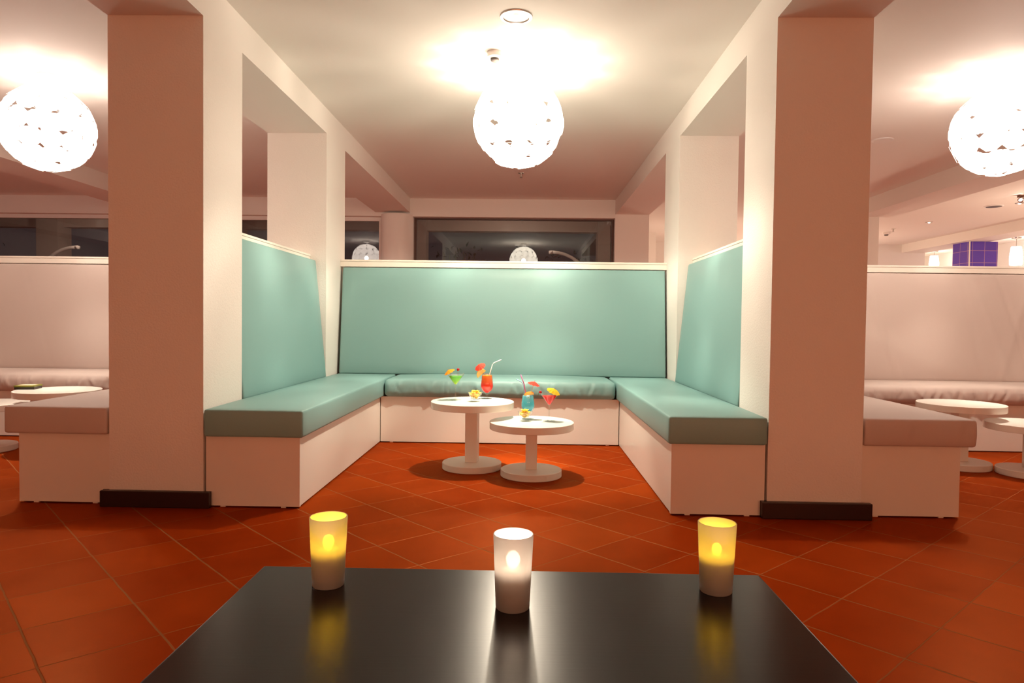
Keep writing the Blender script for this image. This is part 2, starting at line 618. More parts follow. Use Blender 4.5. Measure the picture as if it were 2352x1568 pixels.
def tag(o, label, cat=None, group=None, kind=None):
    o['label'] = label
    if cat:
        o['category'] = cat
    if group:
        o['group'] = group
    if kind:
        o['kind'] = kind
    return o


def thing(name, loc, label, cat, group=None, rz=0.0):
    o = bpy.data.objects.new(name, None)
    o.empty_display_size = 0.1
    COL.objects.link(o)
    o.location = loc
    o.rotation_euler = (0, 0, rz)
    return tag(o, label, cat, group)


def struct(name, bm, mat, label=None, parent=None, **kw):
    o = link_obj(name, bm, mat, parent, **kw)
    if parent is None:
        o['kind'] = 'structure'
        if label:
            o['label'] = label
        o['category'] = {'f': 'floor', 'c': 'ceiling', 'w': 'wall', 'p': 'pillar', 'b': 'beam'}.get(name[0], 'structure')
    return o


def copy_tree(src, name=None):
    c = src.copy()
    COL.objects.link(c)
    for ch in src.children:
        d = copy_tree(ch)
        d.parent = c
    return c


def bx(x0, x1, y0, y1, z0, z1, bevel=0.0):
    bm = bmesh.new()
    box(bm, x0, x1, y0, y1, z0, z1, 0, bevel)
    return bm


# ------------------------------------------------------------------ room dimensions (metres)
ZC, ZB = 2.507, 2.3215                     # ceiling, underside of beams
XA = [(-8.31, -7.87), (-5.15, -4.71), (-1.986, -1.5315), (1.1443, 1.583), (4.25, 4.70), (7.28, 7.73)]
YP1, YP1b, YP2, YP2b = 3.198, 3.637, 5.178, 5.704   # two rows of pillars
YW = 8.90                                  # window wall
YFRONT = -4.2

struct('floor', bx(-9.5, 9.2, YFRONT - 0.2, 16.2, -0.1, 0.0), FLOOR, 'glossy diagonal terracotta tile floor')
bm = bmesh.new()
box(bm, -9.5, 9.2, YFRONT - 0.2, YW + 0.25, ZC, ZC + 0.12)
box(bm, 1.30, 9.2, YW + 0.25, 16.2, ZC, ZC + 0.12)
struct('ceiling', bm, PAINT, 'white plaster ceiling')
struct('wall_front', bx(-9.5, 9.2, YFRONT - 0.2, YFRONT, 0, ZC), PAINT, 'white wall facing the booths')
struct('wall_left', bx(-9.5, -9.3, YFRONT, YW + 0.2, 0, ZC), PAINT, 'white side wall past the taupe booth')
struct('wall_right', bx(9.0, 9.2, YFRONT, 16.2, 0, ZC), PAINT, 'white side wall behind the opal pendants')
bm = bmesh.new()
box(bm, 1.583, 7.73, 13.40, 13.6, 0, ZC)
box(bm, 7.53, 9.0, 15.8, 16.0, 0, ZC)
box(bm, 7.53, 7.73, 13.6, 15.8, 0, ZC)
struct('wall_far', bm, PAINT, 'pale far wall of the larger room')
struct('wall_return', bx(1.38, 1.583, YW + 0.2, 13.6, 0, ZC), PAINT, 'pale wall closing the larger room beside the terrace')

# beams run from the front of the room to the window wall
for i, (a, b) in enumerate(XA):
    y1 = 13.40 if i == 5 else YW + 0.06
    struct('beam', bx(a, b, YFRONT, y1, ZB + (0.03 if i == 5 else 0), ZC + 0.02), PAINT,
           ['white ceiling beam by the side wall', 'white ceiling beam beyond the taupe booth', 'white ceiling beam over the pillars between the teal and taupe booths',
            'white ceiling beam over the pillars on the pendant side of the teal booth', 'white ceiling beam between the taupe booth and larger room', 'white ceiling beam meeting the blue tiled column'][i])
# header above the windows
struct('beam', bx(-9.3, 1.1440, YW, YW + 0.16, 2.272, ZC), PAINT, 'white lintel beam above the dark windows')

plab = {2: ('white plaster pillar between the taupe booth with the small box and the teal booth', 'white plaster pillar behind the teal backrest on the taupe box-table side'),
        3: ('white plaster pillar between the teal booth and the booth below the hanging pendants', 'white plaster pillar behind the teal backrest on the pendant side'),
        1: ('white pillar beyond the taupe booth', 'white rear pillar beyond the taupe booth'),
        4: ('white pillar between taupe booth and larger room', 'white rear pillar between taupe booth and larger room')}
for i in (1, 2, 3, 4):
    a, b = XA[i]
    for row, (ya, yb) in enumerate(((YP1, YP1b), (YP2, YP2b))):
        p = struct('pillar', bx(a, b, ya, yb, 0, ZB), WALL, plab[i][row])
        if row == 0:
            bm = bmesh.new()
            box(bm, a - 0.030, b + 0.040, ya - 0.030, ya - 0.0005, 0, 0.078, 0, 0.004)
            box(bm, a - 0.030, a - 0.0005, ya - 0.001, ya + 0.004, 0, 0.078)
            sk = link_obj('baseboard', bm, SKIRT, p)
            sk['label'] = 'dark wood skirting'
# pillars at the window wall
bm = bmesh.new()
lathe(bm, [(0, 0), (0.212, 0), (0.212, 2.29), (0, 2.29)], 48)
pc = struct('pillar', bm, PAINT, 'round white column in front of the dark window', auto=40)
pc.location = (-1.706, YW + 0.05, 0)
struct('pillar', bx(1.1443, 1.583, YW - 0.004, YW + 0.30, 0, ZB), PAINT, 'square white pillar where the dark window ends')
struct('pillar', bx(4.25, 4.54, YW, YW + 0.30, 0, ZB), PAINT, 'white pillar standing at the edge of the larger room')
struct('pillar', bx(2.02, 2.26, 12.0, 12.3, 0, ZC), PAINT, 'narrow pale pillar in front of the far wall')
struct('pillar', bx(-4.93 - 0.2, -4.93 + 0.2, YW - 0.02, YW + 0.3, 0, ZB), PAINT, 'white pillar at the window behind the taupe booth')
tc_ = struct('pillar', bx(7.40, 7.865, 11.55, 12.0, 0, ZB + 0.03), BLUE, 'square column clad in glossy blue tiles')
ctm = link_obj('corner_trim', bx(7.392, 7.408, 11.542, 11.558, 0, ZB + 0.03), PAINT, tc_)
ctm['label'] = 'white tile edge strip'

# low partition walls carrying the ledges
Z_L = 1.402


def partition(name, x0, x1, y0, y1, label, front):
    """front: which side the ledge overhangs ('-y', '+x', '-x', 'x')"""
    p = struct(name, bx(x0, x1, y0, y1, 0, Z_L - 0.058), PAINT, label)
    o = 0.0
    X0, X1, Y0, Y1 = x0, x1, y0, y1
    if front == '-y':
        Y0 -= 0.040
        Y1 += 0.03
    else:
        X0 -= o
        X1 += o
    bm = bmesh.new()
    box(bm, X0, X1, Y0, Y1, Z_L - 0.0575, Z_L - 0.0155, 0, 0.002)
    box(bm, X0 - 0.004 * (front != '-y'), X1 + 0.004 * (front != '-y'), Y0 - 0.005 * (front == '-y'), Y1, Z_L - 0.0150, Z_L, 0, 0.002)
    l = link_obj('ledge', bm, LEDGE, p)
    l['label'] = 'cream lacquered ledge board'
    return p


partition('wall_partition', -1.531, 1.144, 5.615, 5.735, 'low white partition behind the long teal backrest', '-y')
partition('wall_partition', -4.709, -1.987, 5.615, 5.735, 'low white partition behind the taupe backrest beside the dark window', '-y')
partition('wall_partition', 1.584, 4.249, 5.615, 5.735, 'low white partition behind the taupe backrest below the opal pendants', '-y')
partition('wall_partition', -1.875, -1.655, YP1b + 0.001, YP2 - 0.001, 'low white partition between the teal booth and the box-table booth', 'x')
partition('wall_partition', 1.255, 1.475, YP1b + 0.001, YP2 - 0.001, 'low white partition between the teal booth and the pendant-side booth', 'x')

# windows: pane and frame as children
FRAMED = principled('dark_brown_frame', (0.10, 0.055, 0.045, 1), 0.4, 0.4)
GY = YW + 0.13


def window(name, x0, x1, fm, label, top):
    w = tag(bpy.data.objects.new(name, None), label)
    COL.objects.link(w)
    w.location = ((x0 + x1) / 2, GY, 0)
    w['kind'] = 'structure'
    w['category'] = 'window'
    hx = (x1 - x0) / 2
    bm = bmesh.new()
    box(bm, -hx, hx, -0.03, 0.03, 2.272 - top, 2.272)
    box(bm, -hx, hx, -0.03, 0.03, 0.0, 0.06)
    box(bm, -hx, -hx + 0.03, -0.03, 0.03, 0.06, 2.272 - top)
    box(bm, hx - 0.03, hx, -0.03, 0.03, 0.06, 2.272 - top)
    link_obj('frame', bm, fm, w)
    bm = bmesh.new()
    box(bm, -hx + 0.03, hx - 0.03, -0.004, 0.004, 0.06, 2.272 - top)
    link_obj('pane', bm, PANE, w)
    return w


window('window_1', -1.49, 1.143, FRAMED, 'wide dark window with reflections above the long teal backrest', 0.02)
window('window_2', -4.72, -1.93, PLASTIC, 'dark window with a pale top rail past the round column', 0.05)
window('window_3', -9.3, -5.14, PLASTIC, 'dark window at the end beyond the taupe booth', 0.05)

# ------------------------------------------------------------------ terrace outside (night)
struct('floor_terrace', bx(-12, 1.37, YW + 0.3, 18, -0.12, -0.02), GROUND, 'dark paved terrace outside the windows')
struct('beam', bx(-12, 1.37, 11.3, 11.5, 2.41, 2.70), OUTW, 'terrace roof fascia seen through the dark glass')
struct('ceiling_terrace', bx(-12, 1.37, YW + 0.26, 11.3, 2.62, 2.72), OUTW, 'terrace soffit outside the windows')
for a, b, l in ((-1.94, -1.66, 'terrace post seen through the glass beside the round column'), (1.16, 1.36, 'terrace post seen through the glass beside the square pillar'),
                (-8.14, -7.78, 'terrace post seen through the glass beyond the taupe booth'), (-5.1, -4.75, 'terrace post seen through the glass beside the teal ledge')):
    struct('pillar', bx(a, b, 11.15, 11.5, -0.02, 2.62), OUTW, l)


def shrub(x, y, h, r, label, seed, n=170):
    rnd = random.Random(seed)
    t = thing('shrub', (x, y, -0.02), label, 'plant', 'terrace shrubs')
    bm = bmesh.new()
    for k in range(9):
        a = rnd.uniform(0, 2 * pi)
        q = rnd.uniform(0.2, 0.8) * r
        tube(bm, [(0.03 * cos(a), 0.03 * sin(a), 0), (q * 0.5 * cos(a), q * 0.5 * sin(a), h * 0.5), (q * cos(a), q * sin(a), h * 0.93)], [0.014, 0.009, 0.004], 5)
    link_obj('stems', bm, STALK, t)
    bm = bmesh.new()
    for k in range(n):
        a = rnd.uniform(0, 2 * pi)
        z = h * rnd.uniform(0.3, 1.0)
        q = r * sqrt(rnd.random()) * (0.5 + 0.5 * z / h)
        c = Vector((q * cos(a), q * sin(a), z))
        s = rnd.uniform(0.05, 0.09)
        M = Matrix.Translation(c) @ Matrix.Rotation(rnd.uniform(0, 6.28), 4, 'Z') @ Matrix.Rotation(rnd.uniform(-1.2, 1.2), 4, 'X')
        vs = [bm.verts.new(M @ Vector(p)) for p in ((0, 0, 0), (s * 0.35, s * 0.5, 0.01), (0, s * 1.4, 0), (-s * 0.35, s * 0.5, 0.01))]
        bm.faces.new(vs)
    lf = link_obj('foliage', bm, LEAF, t)
    lf['kind'] = 'stuff'


shrub(-8.55, 10.7, 2.02, 0.38, 'dark shrub outside the window beyond the taupe booth', 3)
shrub(-1.25, 12.6, 2.35, 0.55, 'dark shrub outside the window behind the round column', 5)
shrub(0.75, 12.9, 2.25, 0.5, 'dark shrub outside the window beside the curved lamp', 8)


def arc_lamp(x, y, sgn, label):
    t = thing('curved_outdoor_lamp', (x, y, -0.02), label, 'lamp', 'curved terrace lamps')
    bm = bmesh.new()
    lathe(bm, [(0, 0), (0.16, 0), (0.16, 0.03), (0, 0.03)], 24)
    link_obj('base', bm, ARCM, t, auto=40)
    bm = bmesh.new()
    pts = [(0, 0, 0.03), (0, 0, 1.2)]
    for k in range(9):
        a = k / 8 * radians(82)
        pts.append((sgn * 0.62 * (1 - cos(a)), 0, 1.35 + 0.66 * sin(a)))
    pts.append((sgn * 0.66, 0, 2.015))
    tube(bm, pts, 0.026, 10)
    link_obj('arm', bm, ARCM, t, smooth=True)
    bm = bmesh.new()
    tube(bm, [(sgn * 0.62, 0, 2.008), (sgn * 0.68, 0, 2.006)], 0.028, 10)
    link_obj('lamp_head', bm, ARCM, t, smooth=True)


arc_lamp(-7.66, 10.5, 1, 'pale curved lamp arm outside the window beyond the taupe booth')
arc_lamp(1.02, 10.5, -1, 'pale curved lamp arm outside the wide dark window')

# ------------------------------------------------------------------ benches
Z_S, Z_P = 0.472, 0.342                     # seat cushion top edge, panel top


def bench(name, x0, x1, y0, y1, label, group, end='front', inner=None):
    """boxy bench of white laminate boards on a recessed plinth coloured dark as gap shade"""
    t = thing(name, ((x0 + x1) / 2, (y0 + y1) / 2, 0), label, 'bench', group)
    ox, oy = (x0 + x1) / 2, (y0 + y1) / 2
    th = 0.018
    bm = bmesh.new()
    box(bm, x0 - ox + 0.03, x1 - ox - 0.03, y0 - oy + 0.03, y1 - oy - 0.03, 0.0, 0.006)
    link_obj('plinth', bm, DARKGAP, t)
    bm = bmesh.new()
    box(bm, x0 - ox, x1 - ox, y0 - oy, y0 - oy + th, 0.006, Z_P, 0, 0.0015)
    for fx in (x0 - ox + 0.08, x1 - ox - 0.08):
        box(bm, fx - 0.012, fx + 0.012, y0 - oy + 0.004, y0 - oy + 0.014, 0.0, 0.006)
    link_obj('front_panel', bm, BENCHW, t)
    if inner in ('+x', '-x'):
        bm = bmesh.new()
        xi = (x1 - ox - 0.004) if inner == '+x' else (x0 - ox + 0.004)
        xa, xb = (xi - th, xi) if inner == '+x' else (xi, xi + th)
        box(bm, xa, xb, y0 - oy + th + 0.001, y1 - oy, 0.006, Z_P, 0, 0.0015)
        link_obj('side_panel', bm, BENCHW, t)
    bm = bmesh.new()
    box(bm, x0 - ox + 0.02, x1 - ox - 0.025, y0 - oy + 0.02, y1 - oy - 0.001, Z_P - 0.020, Z_P - 0.001)
    link_obj('seat_board', bm, DARKGAP, t)
    return t


GB = 'white benches of the booths'
BX0, BX1 = -1.070, 0.695                    # inner faces of the teal booth
YB = 5.010                                  # inner face of the rear bench
YBE = 5.610
bench('bench', -1.522, BX0, 3.205, YBE, 'white boxy bench under the teal cushion beside the box-table booth pillar', GB, inner='+x')
bench('bench', BX1, 1.135, 3.205, YBE, 'white boxy bench under the teal cushion beside the pendant-side pillar', GB, inner='-x')
bench('bench', BX0 + 0.001, BX1 - 0.001, YB, YBE, 'white bench front under the wrinkled teal rear cushion', GB)
bench('bench', -2.445, -1.995, 3.225, YBE, 'white boxy bench under the taupe cushion beside the table with the box', GB, inner='-x')
bench('bench', -4.70, -2.446, YB, YBE, 'white bench front under the wrinkled taupe cushion behind the box table', GB)
bench('bench', 1.592, 2.060, 3.235, YBE, 'white boxy bench under the creased taupe cushion beside the pendant-side pillar', GB, inner='+x')
bench('bench', 2.061, 4.24, YB, YBE, 'white bench front under the wrinkled taupe cushion below the pendants', GB)


def seat(name, x0, x1, y0, y1, mat, label, group, r=0.013, crown=0.014, wr=None, seed=0, piping=True):
    z0, z1 = Z_P, Z_S
    bm = cushion_bm(x0, x1, y0, y1, z0, z1, r, 0.012 if wr else 0.06, seat_disp(x0, x1, y0, y1, z0, z1, crown, wr, seed))
    o = link_obj(name, bm, mat, smooth=True)
    tag(o, label, 'seat cushion', group)
    return o


GS = 'seat cushions of the booths'
YC = 3.172
seat('seat_cushion', -1.520, -1.045, YC, 5.47, TEAL, 'teal seat cushion beside the box-table booth pillar', GS, seed=1)
seat('seat_cushion', 0.672, 1.133, YC, 5.47, TEAL, 'teal seat cushion beside the pendant-side pillar', GS, seed=2)
seat('seat_cushion', -1.040, 0.667, YB - 0.035, 5.47, TEAL, 'wrinkled teal rear seat cushion behind the cocktail tables', GS, r=0.034, crown=0.018, wr=('x', 0.009, 70), seed=3)
seat('seat_cushion', -2.490, -1.993, 3.185, 5.47, BEIGE, 'taupe seat cushion beside the table with the small box', GS, seed=4)
seat('seat_cushion', -4.69, -2.495, YB - 0.035, 5.47, BEIGE, 'wrinkled taupe rear cushion behind the table with the box', GS, r=0.034, crown=0.018, wr=('x', 0.010, 90), seed=5)
seat('seat_cushion', 1.592, 2.115, 3.205, 5.47, BEIGE, 'creased taupe seat cushion beside the pendant-side pillar', GS, crown=0.014, wr=('x', 0.005, 10), seed=6)
seat('seat_cushion', 2.120, 4.24, YB - 0.035, 5.47, BEIGE, 'wrinkled taupe rear cushion below the opal pendants', GS, r=0.034, crown=0.018, wr=('x', 0.010, 90), seed=7)


def backrest(name, w, h, th, loc, rz, lean, mat, label, seed=0, creases=0):
    """upright cushion built along x, leaning back about its bottom edge (front face at local y=0)"""
    rnd = random.Random(seed)
    cs = [(rnd.uniform(-w / 2 + 0.1, w / 2 - 0.1), rnd.uniform(0.012, 0.035), rnd.uniform(-1, 1) * 0.006, rnd.uniform(-0.5, 0.5)) for _ in range(creases)]

    def disp(p, n):
        d = Vector((0, 0, 0))
        if n.y < -0.3:
            u, v = 2 * p.x / w, 2 * p.z / h - 1
            d.y -= 0.010 * (1 - u ** 6) * (1 - v ** 6)
            for c, s, a, sl in cs:
                d.y -= a * math.exp(-((p.x - c - sl * (p.z - h / 2)) / s) ** 2)
        return d
    bm = cushion_bm(-w / 2, w / 2, 0, th, 0, h, 0.014, 0.02 if creases else 0.08, disp)
    o = link_obj(name, bm, mat, smooth=True)
    o.location = loc
    o.rotation_mode = 'XYZ'
    o.rotation_euler = Matrix.Rotation(rz, 3, 'Z').to_4x4().to_3x3().to_euler()
    o.matrix_world = Matrix.Translation(loc) @ Matrix.Rotation(rz, 4, 'Z') @ Matrix.Rotation(-lean, 4, 'X')
    tag(o, label, 'backrest', 'backrest cushions of the booths')
    return o


LEAN_S = math.atan2(0.082, 0.85)
LEAN_B = math.atan2(0.105, 0.85)
ZBR = 0.471
backrest('backrest_cushion', 2.640, 0.876, 0.045, (-0.1905, 5.462, ZBR), 0, LEAN_B, TEAL, 'long teal backrest facing the room behind the cocktails')
yc = (YP1b + YP2) / 2
backrest('backrest_cushion', 1.525, 0.902, 0.030, (-1.521, yc, ZBR - 0.010), radians(90), LEAN_S, TEAL, 'teal side backrest against the box-table booth partition')
backrest('backrest_cushion', 1.525, 0.902, 0.030, (1.134, yc, ZBR - 0.010), radians(-90), LEAN_S, TEAL, 'teal side backrest against the pendant-side partition')
backrest('backrest_cushion', 2.70, 0.876, 0.045, (-3.346, 5.462, ZBR), 0, LEAN_B, BEIGE, 'long taupe backrest below the dark window behind the box table', 2, 14)
backrest('backrest_cushion', 2.65, 0.876, 0.045, (2.917, 5.462, ZBR), 0, LEAN_B, BEIGE, 'long creased taupe backrest below the opal pendants', 4, 22)

# ------------------------------------------------------------------ round tables


def round_table(x, y, h, rt, rb, pw, rot, label):
    t = thing('round_table', (x, y, 0), label, 'table', 'round white pedestal tables')
    bm = bmesh.new()
    lathe(bm, [(0, 0), (rb - 0.003, 0), (rb, 0.003), (rb, 0.037), (rb - 0.003, 0.040), (0, 0.040)], 64)
    link_obj('base', bm, POSTW, t, auto=30)
    bm = bmesh.new()
    box(bm, -pw / 2, pw / 2, -pw / 2, pw / 2, 0.040, h - 0.042, 0, 0.003, Matrix.Rotation(rot, 4, 'Z'))
    link_obj('column', bm, POSTW, t)
    bm = bmesh.new()
    lathe(bm, [(0, h - 0.042), (rt - 0.002, h - 0.042), (rt, h - 0.040), (rt, h - 0.002), (rt - 0.002, h), (0, h)], 96)
    link_obj('tabletop', bm, TABLEW, t, auto=30)
    return t


HT, HL = 0.414, 0.32
round_table(-0.322, 4.17, HT, 0.255, 0.182, 0.074, radians(-8), 'taller white round table with the green and orange cocktails')
round_table(0.042, 3.99, HL, 0.248, 0.180, 0.064, radians(3), 'lower white round table with the blue and red cocktails')
round_table(-3.12, 4.47, HT, 0.255, 0.182, 0.074, 0.1, 'taller white round table carrying the small dark box')
round_table(-3.62, 4.47, HL, 0.25, 0.182, 0.064, 0, 'lower white round table cut by the picture edge beside the box table')
round_table(2.83, 4.46, HT, 0.252, 0.182, 0.074, 0.05, 'taller white round table beside the creased taupe cushion')
round_table(3.13, 4.24, HL, 0.25, 0.182, 0.064, 0, 'lower white round table tucked under the taller one below the pendants')

# small flat box on the table
bm = bmesh.new()
box(bm, -0.060, 0.060, -0.055, 0.055, 0.0, 0.017, 0, 0.002)
bxo = thing('flat_box', (-3.345, 4.50, HT), 'small flat dark box with an olive lid on the taller round table', 'box', rz=radians(12))
link_obj('box_body', bm, BOXSIDE, bxo)
bm = bmesh.new()
box(bm, -0.062, 0.062, -0.057, 0.057, 0.017, 0.027, 0, 0.002)
link_obj('lid', bm, BOXTOP, bxo)
bm = bmesh.new()
box(bm, -0.045, 0.045, -0.040, 0.040, 0.027, 0.0275)
link_obj('paper_label', bm, BOXCARD, bxo)

# ------------------------------------------------------------------ drinks
GD = 'cocktails on the round tables'


def martini(x, y, z, liq, label):
    t = thing('martini_glass', (x, y, z), label, 'cocktail glass', GD)
    bm = bmesh.new()
    prof = [(0, 0.0), (0.036, 0.0), (0.0375, 0.0015), (0.012, 0.0055), (0.0048, 0.010), (0.0042, 0.05), (0.0046, 0.088), (0.007, 0.094),
            (0.0565, 0.166), (0.0555, 0.1665), (0.0065, 0.0975), (0, 0.0955)]
    lathe(bm, prof, 40)
    link_obj('glass', bm, GLASSM, t, auto=50)
    bm = bmesh.new()
    lathe(bm, [(0, 0.0980), (0.0062, 0.0985), (0.0425, 0.1485), (0.0425, 0.149), (0, 0.149)], 40)
    link_obj('drink', bm, liq, t, auto=40)
    return t


def hurricane(x, y, z, liq, label, fill=0.147):
    t = thing('hurricane_glass', (x, y, z), label, 'cocktail glass', GD)
    bm = bmesh.new()
    outer = [(0, 0.0), (0.034, 0.0), (0.035, 0.0015), (0.014, 0.0055), (0.0075, 0.011), (0.0070, 0.024), (0.0085, 0.030), (0.014, 0.036),
             (0.030, 0.052), (0.0395, 0.072), (0.0405, 0.082), (0.0380, 0.108), (0.0345, 0.135), (0.0330, 0.160)]
    inner = [(0.0318, 0.160), (0.0332, 0.135), (0.0367, 0.108), (0.0392, 0.082), (0.0382, 0.072), (0.0287, 0.0525), (0.012, 0.038), (0, 0.036)]
    lathe(bm, outer + inner, 40)
    link_obj('glass', bm, GLASSM, t, auto=50)
    bm = bmesh.new()
    pr = [(0, 0.037), (0.0115, 0.0385), (0.0280, 0.053), (0.0375, 0.0725), (0.0385, 0.082), (0.0360, 0.108), (0.0326, 0.135), (0.0326 - (fill - .135) * .06, fill), (0, fill)]
    lathe(bm, pr, 40)
    link_obj('drink', bm, liq, t, auto=40)
    return t


def umbrella(loc, aim, stick_len, r, mat, label):
    """paper cocktail umbrella; aim = direction of the stick from the drink to the tip"""
    t = thing('cocktail_umbrella', loc, label, 'cocktail umbrella', 'paper cocktail umbrellas')
    q = Vector((0, 0, 1)).rotation_difference(Vector(aim).normalized()).to_matrix().to_4x4()
    bm = bmesh.new()
    n = 10
    top = bm.verts.new((0, 0, stick_len - 0.004))
    rim, midr = [], []
    for k in range(2 * n):
        a = pi * k / n
        d = 0.0 if k % 2 == 0 else 0.0035
        midr.append(bm.verts.new((r * 0.55 * cos(a), r * 0.55 * sin(a), stick_len - 0.004 - r * 0.20 - d * .4)))
        rim.append(bm.verts.new((r * (1 - d * 3) * cos(a), r * (1 - d * 3) * sin(a), stick_len - 0.004 - r * 0.46 - d)))
    for k in range(2 * n):
        k2 = (k + 1) % (2 * n)
        bm.faces.new((top, midr[k], midr[k2]))
        bm.faces.new((midr[k], rim[k], rim[k2], midr[k2]))
    bmesh.ops.transform(bm, matrix=q, verts=bm.verts[:])
    link_obj('paper_canopy', bm, mat, t)
    bm = bmesh.new()
    tube(bm, [(0, 0, 0), (0, 0, stick_len + 0.004)], 0.0011, 6)
    for k in range(8):
        a = 2 * pi * k / 8
        tube(bm, [(0, 0, stick_len - r * 0.75), (r * 0.62 * cos(a), r * 0.62 * sin(a), stick_len - 0.006 - r * 0.27)], 0.0006, 4)
    bmesh.ops.transform(bm, matrix=q, verts=bm.verts[:])
    link_obj('stick', bm, STICK, t)
    return t


def cherry(loc, label, stalk=None, pick=None):
    t = thing('cherry', loc, label, 'cherry', 'cocktail cherries')
    bm = bmesh.new()
    ball(bm, (0, 0, 0), 0.0092, 10, 0, 0.95)
    link_obj('fruit', bm, CHERRY, t, smooth=True)
    if stalk:
        bm = bmesh.new()
        tube(bm, stalk, 0.0012, 6)
        link_obj('stalk', bm, STALK, t, smooth=True)
    if pick:
        bm = bmesh.new()
        tube(bm, pick, 0.0011, 6)
        link_obj('pick', bm, STICK, t)
    return t


def slice_(loc, rot, peel, flesh, label, r=0.027):
    t = thing('fruit_slice', loc, label, 'fruit slice', 'citrus slices on the glasses')
    t.rotation_euler = rot
    n = 20

    def half(bm, r0, r1, th, full):
        # half disc standing in local xz, thickness along y
        pts = [(r1 * cos(pi * k / n), r1 * sin(pi * k / n)) for k in range(n + 1)]
        inn = [(r0 * cos(pi * k / n), r0 * sin(pi * k / n)) for k in range(n + 1)][::-1] if r0 else []
        poly = pts + inn
        a = [bm.verts.new((x, -th / 2, z)) for x, z in poly]
        b = [bm.verts.new((x, th / 2, z)) for x, z in poly]
        m = len(poly)
        for k in range(m):
            bm.faces.new((a[k], a[(k + 1) % m], b[(k + 1) % m], b[k]))
        if r0:
            for k in range(n):
                o = m - 1 - k
                bm.faces.new((a[k + 1], a[k], a[o], a[o - 1]))
                bm.faces.new((b[k], b[k + 1], b[o - 1], b[o]))
        else:
            bm.faces.new(a[::-1])
            bm.faces.new(b)
    bm = bmesh.new()
    half(bm, 0, r - 0.003, 0.0055, True)
    link_obj('flesh', bm, flesh, t)
    bm = bmesh.new()
    half(bm, r - 0.003, r, 0.006, False)
    link_obj('peel', bm, peel, t)
    return t


def straw(pts, mat, label):
    bm = bmesh.new()
    base = Vector(pts[0])
    tube(bm, [Vector(p) - base for p in pts], 0.0030, 10)
    o = link_obj('drinking_straw', bm, mat, smooth=True)
    o.location = base
    return tag(o, label, 'straw', 'drinking straws')


def bowl(x, y, z, label, label2, seed):
    t = thing('snack_bowl', (x, y, z), label, 'bowl', 'glass snack bowls')
    bm = bmesh.new()
    n = 40
    prof = [(0, 0), (0.024, 0), (0.0265, 0.002), (0.0235, 0.008), (0.018, 0.015), (0.023, 0.022), (0.037, 0.038), (0.0435, 0.055),
            (0.0422, 0.0555), (0.0355, 0.040), (0.0215, 0.0245), (0, 0.020)]
    lathe(bm, prof, n)
    for v in bm.verts:                       # fluted rim
        rr = sqrt(v.co.x ** 2 + v.co.y ** 2)
        if v.co.z > 0.03 and rr > 0.02:
            a = atan2(v.co.y, v.co.x)
            k = 1 + 0.06 * cos(5 * a)
            v.co.x *= k
            v.co.y *= k
            v.co.z += 0.003 * cos(5 * a)
    link_obj('glass', bm, GLASSM, t, auto=60)
    rnd = random.Random(seed)
    bm = bmesh.new()
    for k in range(52):
        f = rnd.random()
        zz = 0.026 + 0.042 * f
        rm = 0.010 + 0.021 * sin(min(1, f * 1.2) * pi * 0.55) if f < 0.75 else 0.016
        a = rnd.uniform(0, 2 * pi)
        q = rm * sqrt(rnd.random())
        M = Matrix.Translation((q * cos(a), q * sin(a), zz)) @ Matrix.Rotation(rnd.uniform(0, 6.28), 4, 'Z') @ Matrix.Rotation(rnd.uniform(-0.8, 0.8), 4, 'X')
        w, l = rnd.uniform(0.008, 0.011), rnd.uniform(0.010, 0.014)
        g = []
        for i in range(5):
            row = []
            for j in range(5):
                u, v = (i - 2) / 2, (j - 2) / 2
                u2, v2 = u * sqrt(1 - v * v / 2), v * sqrt(1 - u * u / 2)
                row.append(bm.verts.new(M @ Vector((u2 * l, v2 * w, 0.004 * (u2 * u2 - v2 * v2)))))
            g.append(row)
        for i in range(4):
            for j in range(4):
                bm.faces.new((g[i][j], g[i + 1][j], g[i + 1][j + 1], g[i][j + 1]))
    c = link_obj('potato_chips', bm, CHIP, smooth=True)
    c.location = (x, y, z)
    tag(c, label2, 'snack', 'chips in the glass bowls', 'stuff')
    return t


# taller table
gx, gy, gz = -0.433, 4.223, HT
martini(gx, gy, gz, GREEN_L, 'martini glass of green cocktail on the taller table')
umbrella((gx - 0.018, gy - 0.012, gz + 0.140), (-0.28, -0.10, 0.50), 0.060, 0.036, ORANGEP, 'orange paper umbrella leaning on the green cocktail')
cherry((gx + 0.016, gy - 0.010, gz + 0.190), 'red cherry on a pick above the green cocktail', pick=[(-0.002, 0, -0.042), (-0.001, 0, -0.006)])
ox_, oy_, oz_ = -0.243, 4.330, HT
hurricane(ox_, oy_, oz_, SUN_L, 'hurricane glass of orange and red cocktail on the taller table')
umbrella((ox_ - 0.012, oy_, oz_ + 0.148), (-0.34, -0.42, 0.62), 0.095, 0.036, RED, 'red paper umbrella open above the orange cocktail')
slice_((ox_ - 0.034, oy_ - 0.004, oz_ + 0.154), (0.25, radians(-42), 0.25), PEEL, FLESH, 'yellow lemon slice on the rim of the orange cocktail', 0.034)
straw([(ox_ + 0.010, oy_, oz_ + 0.120), (ox_ + 0.016, oy_, oz_ + 0.155), (ox_ + 0.034, oy_, oz_ + 0.218), (ox_ + 0.040, oy_, oz_ + 0.226), (ox_ + 0.052, oy_, oz_ + 0.233), (ox_ + 0.090, oy_, oz_ + 0.249)], STRAWW,
      'bent white straw standing in the orange cocktail')
bowl(-0.306, 4.155, HT, 'small glass bowl of yellow chips on the taller table', 'yellow potato chips heaped in the bowl on the taller table', 11)
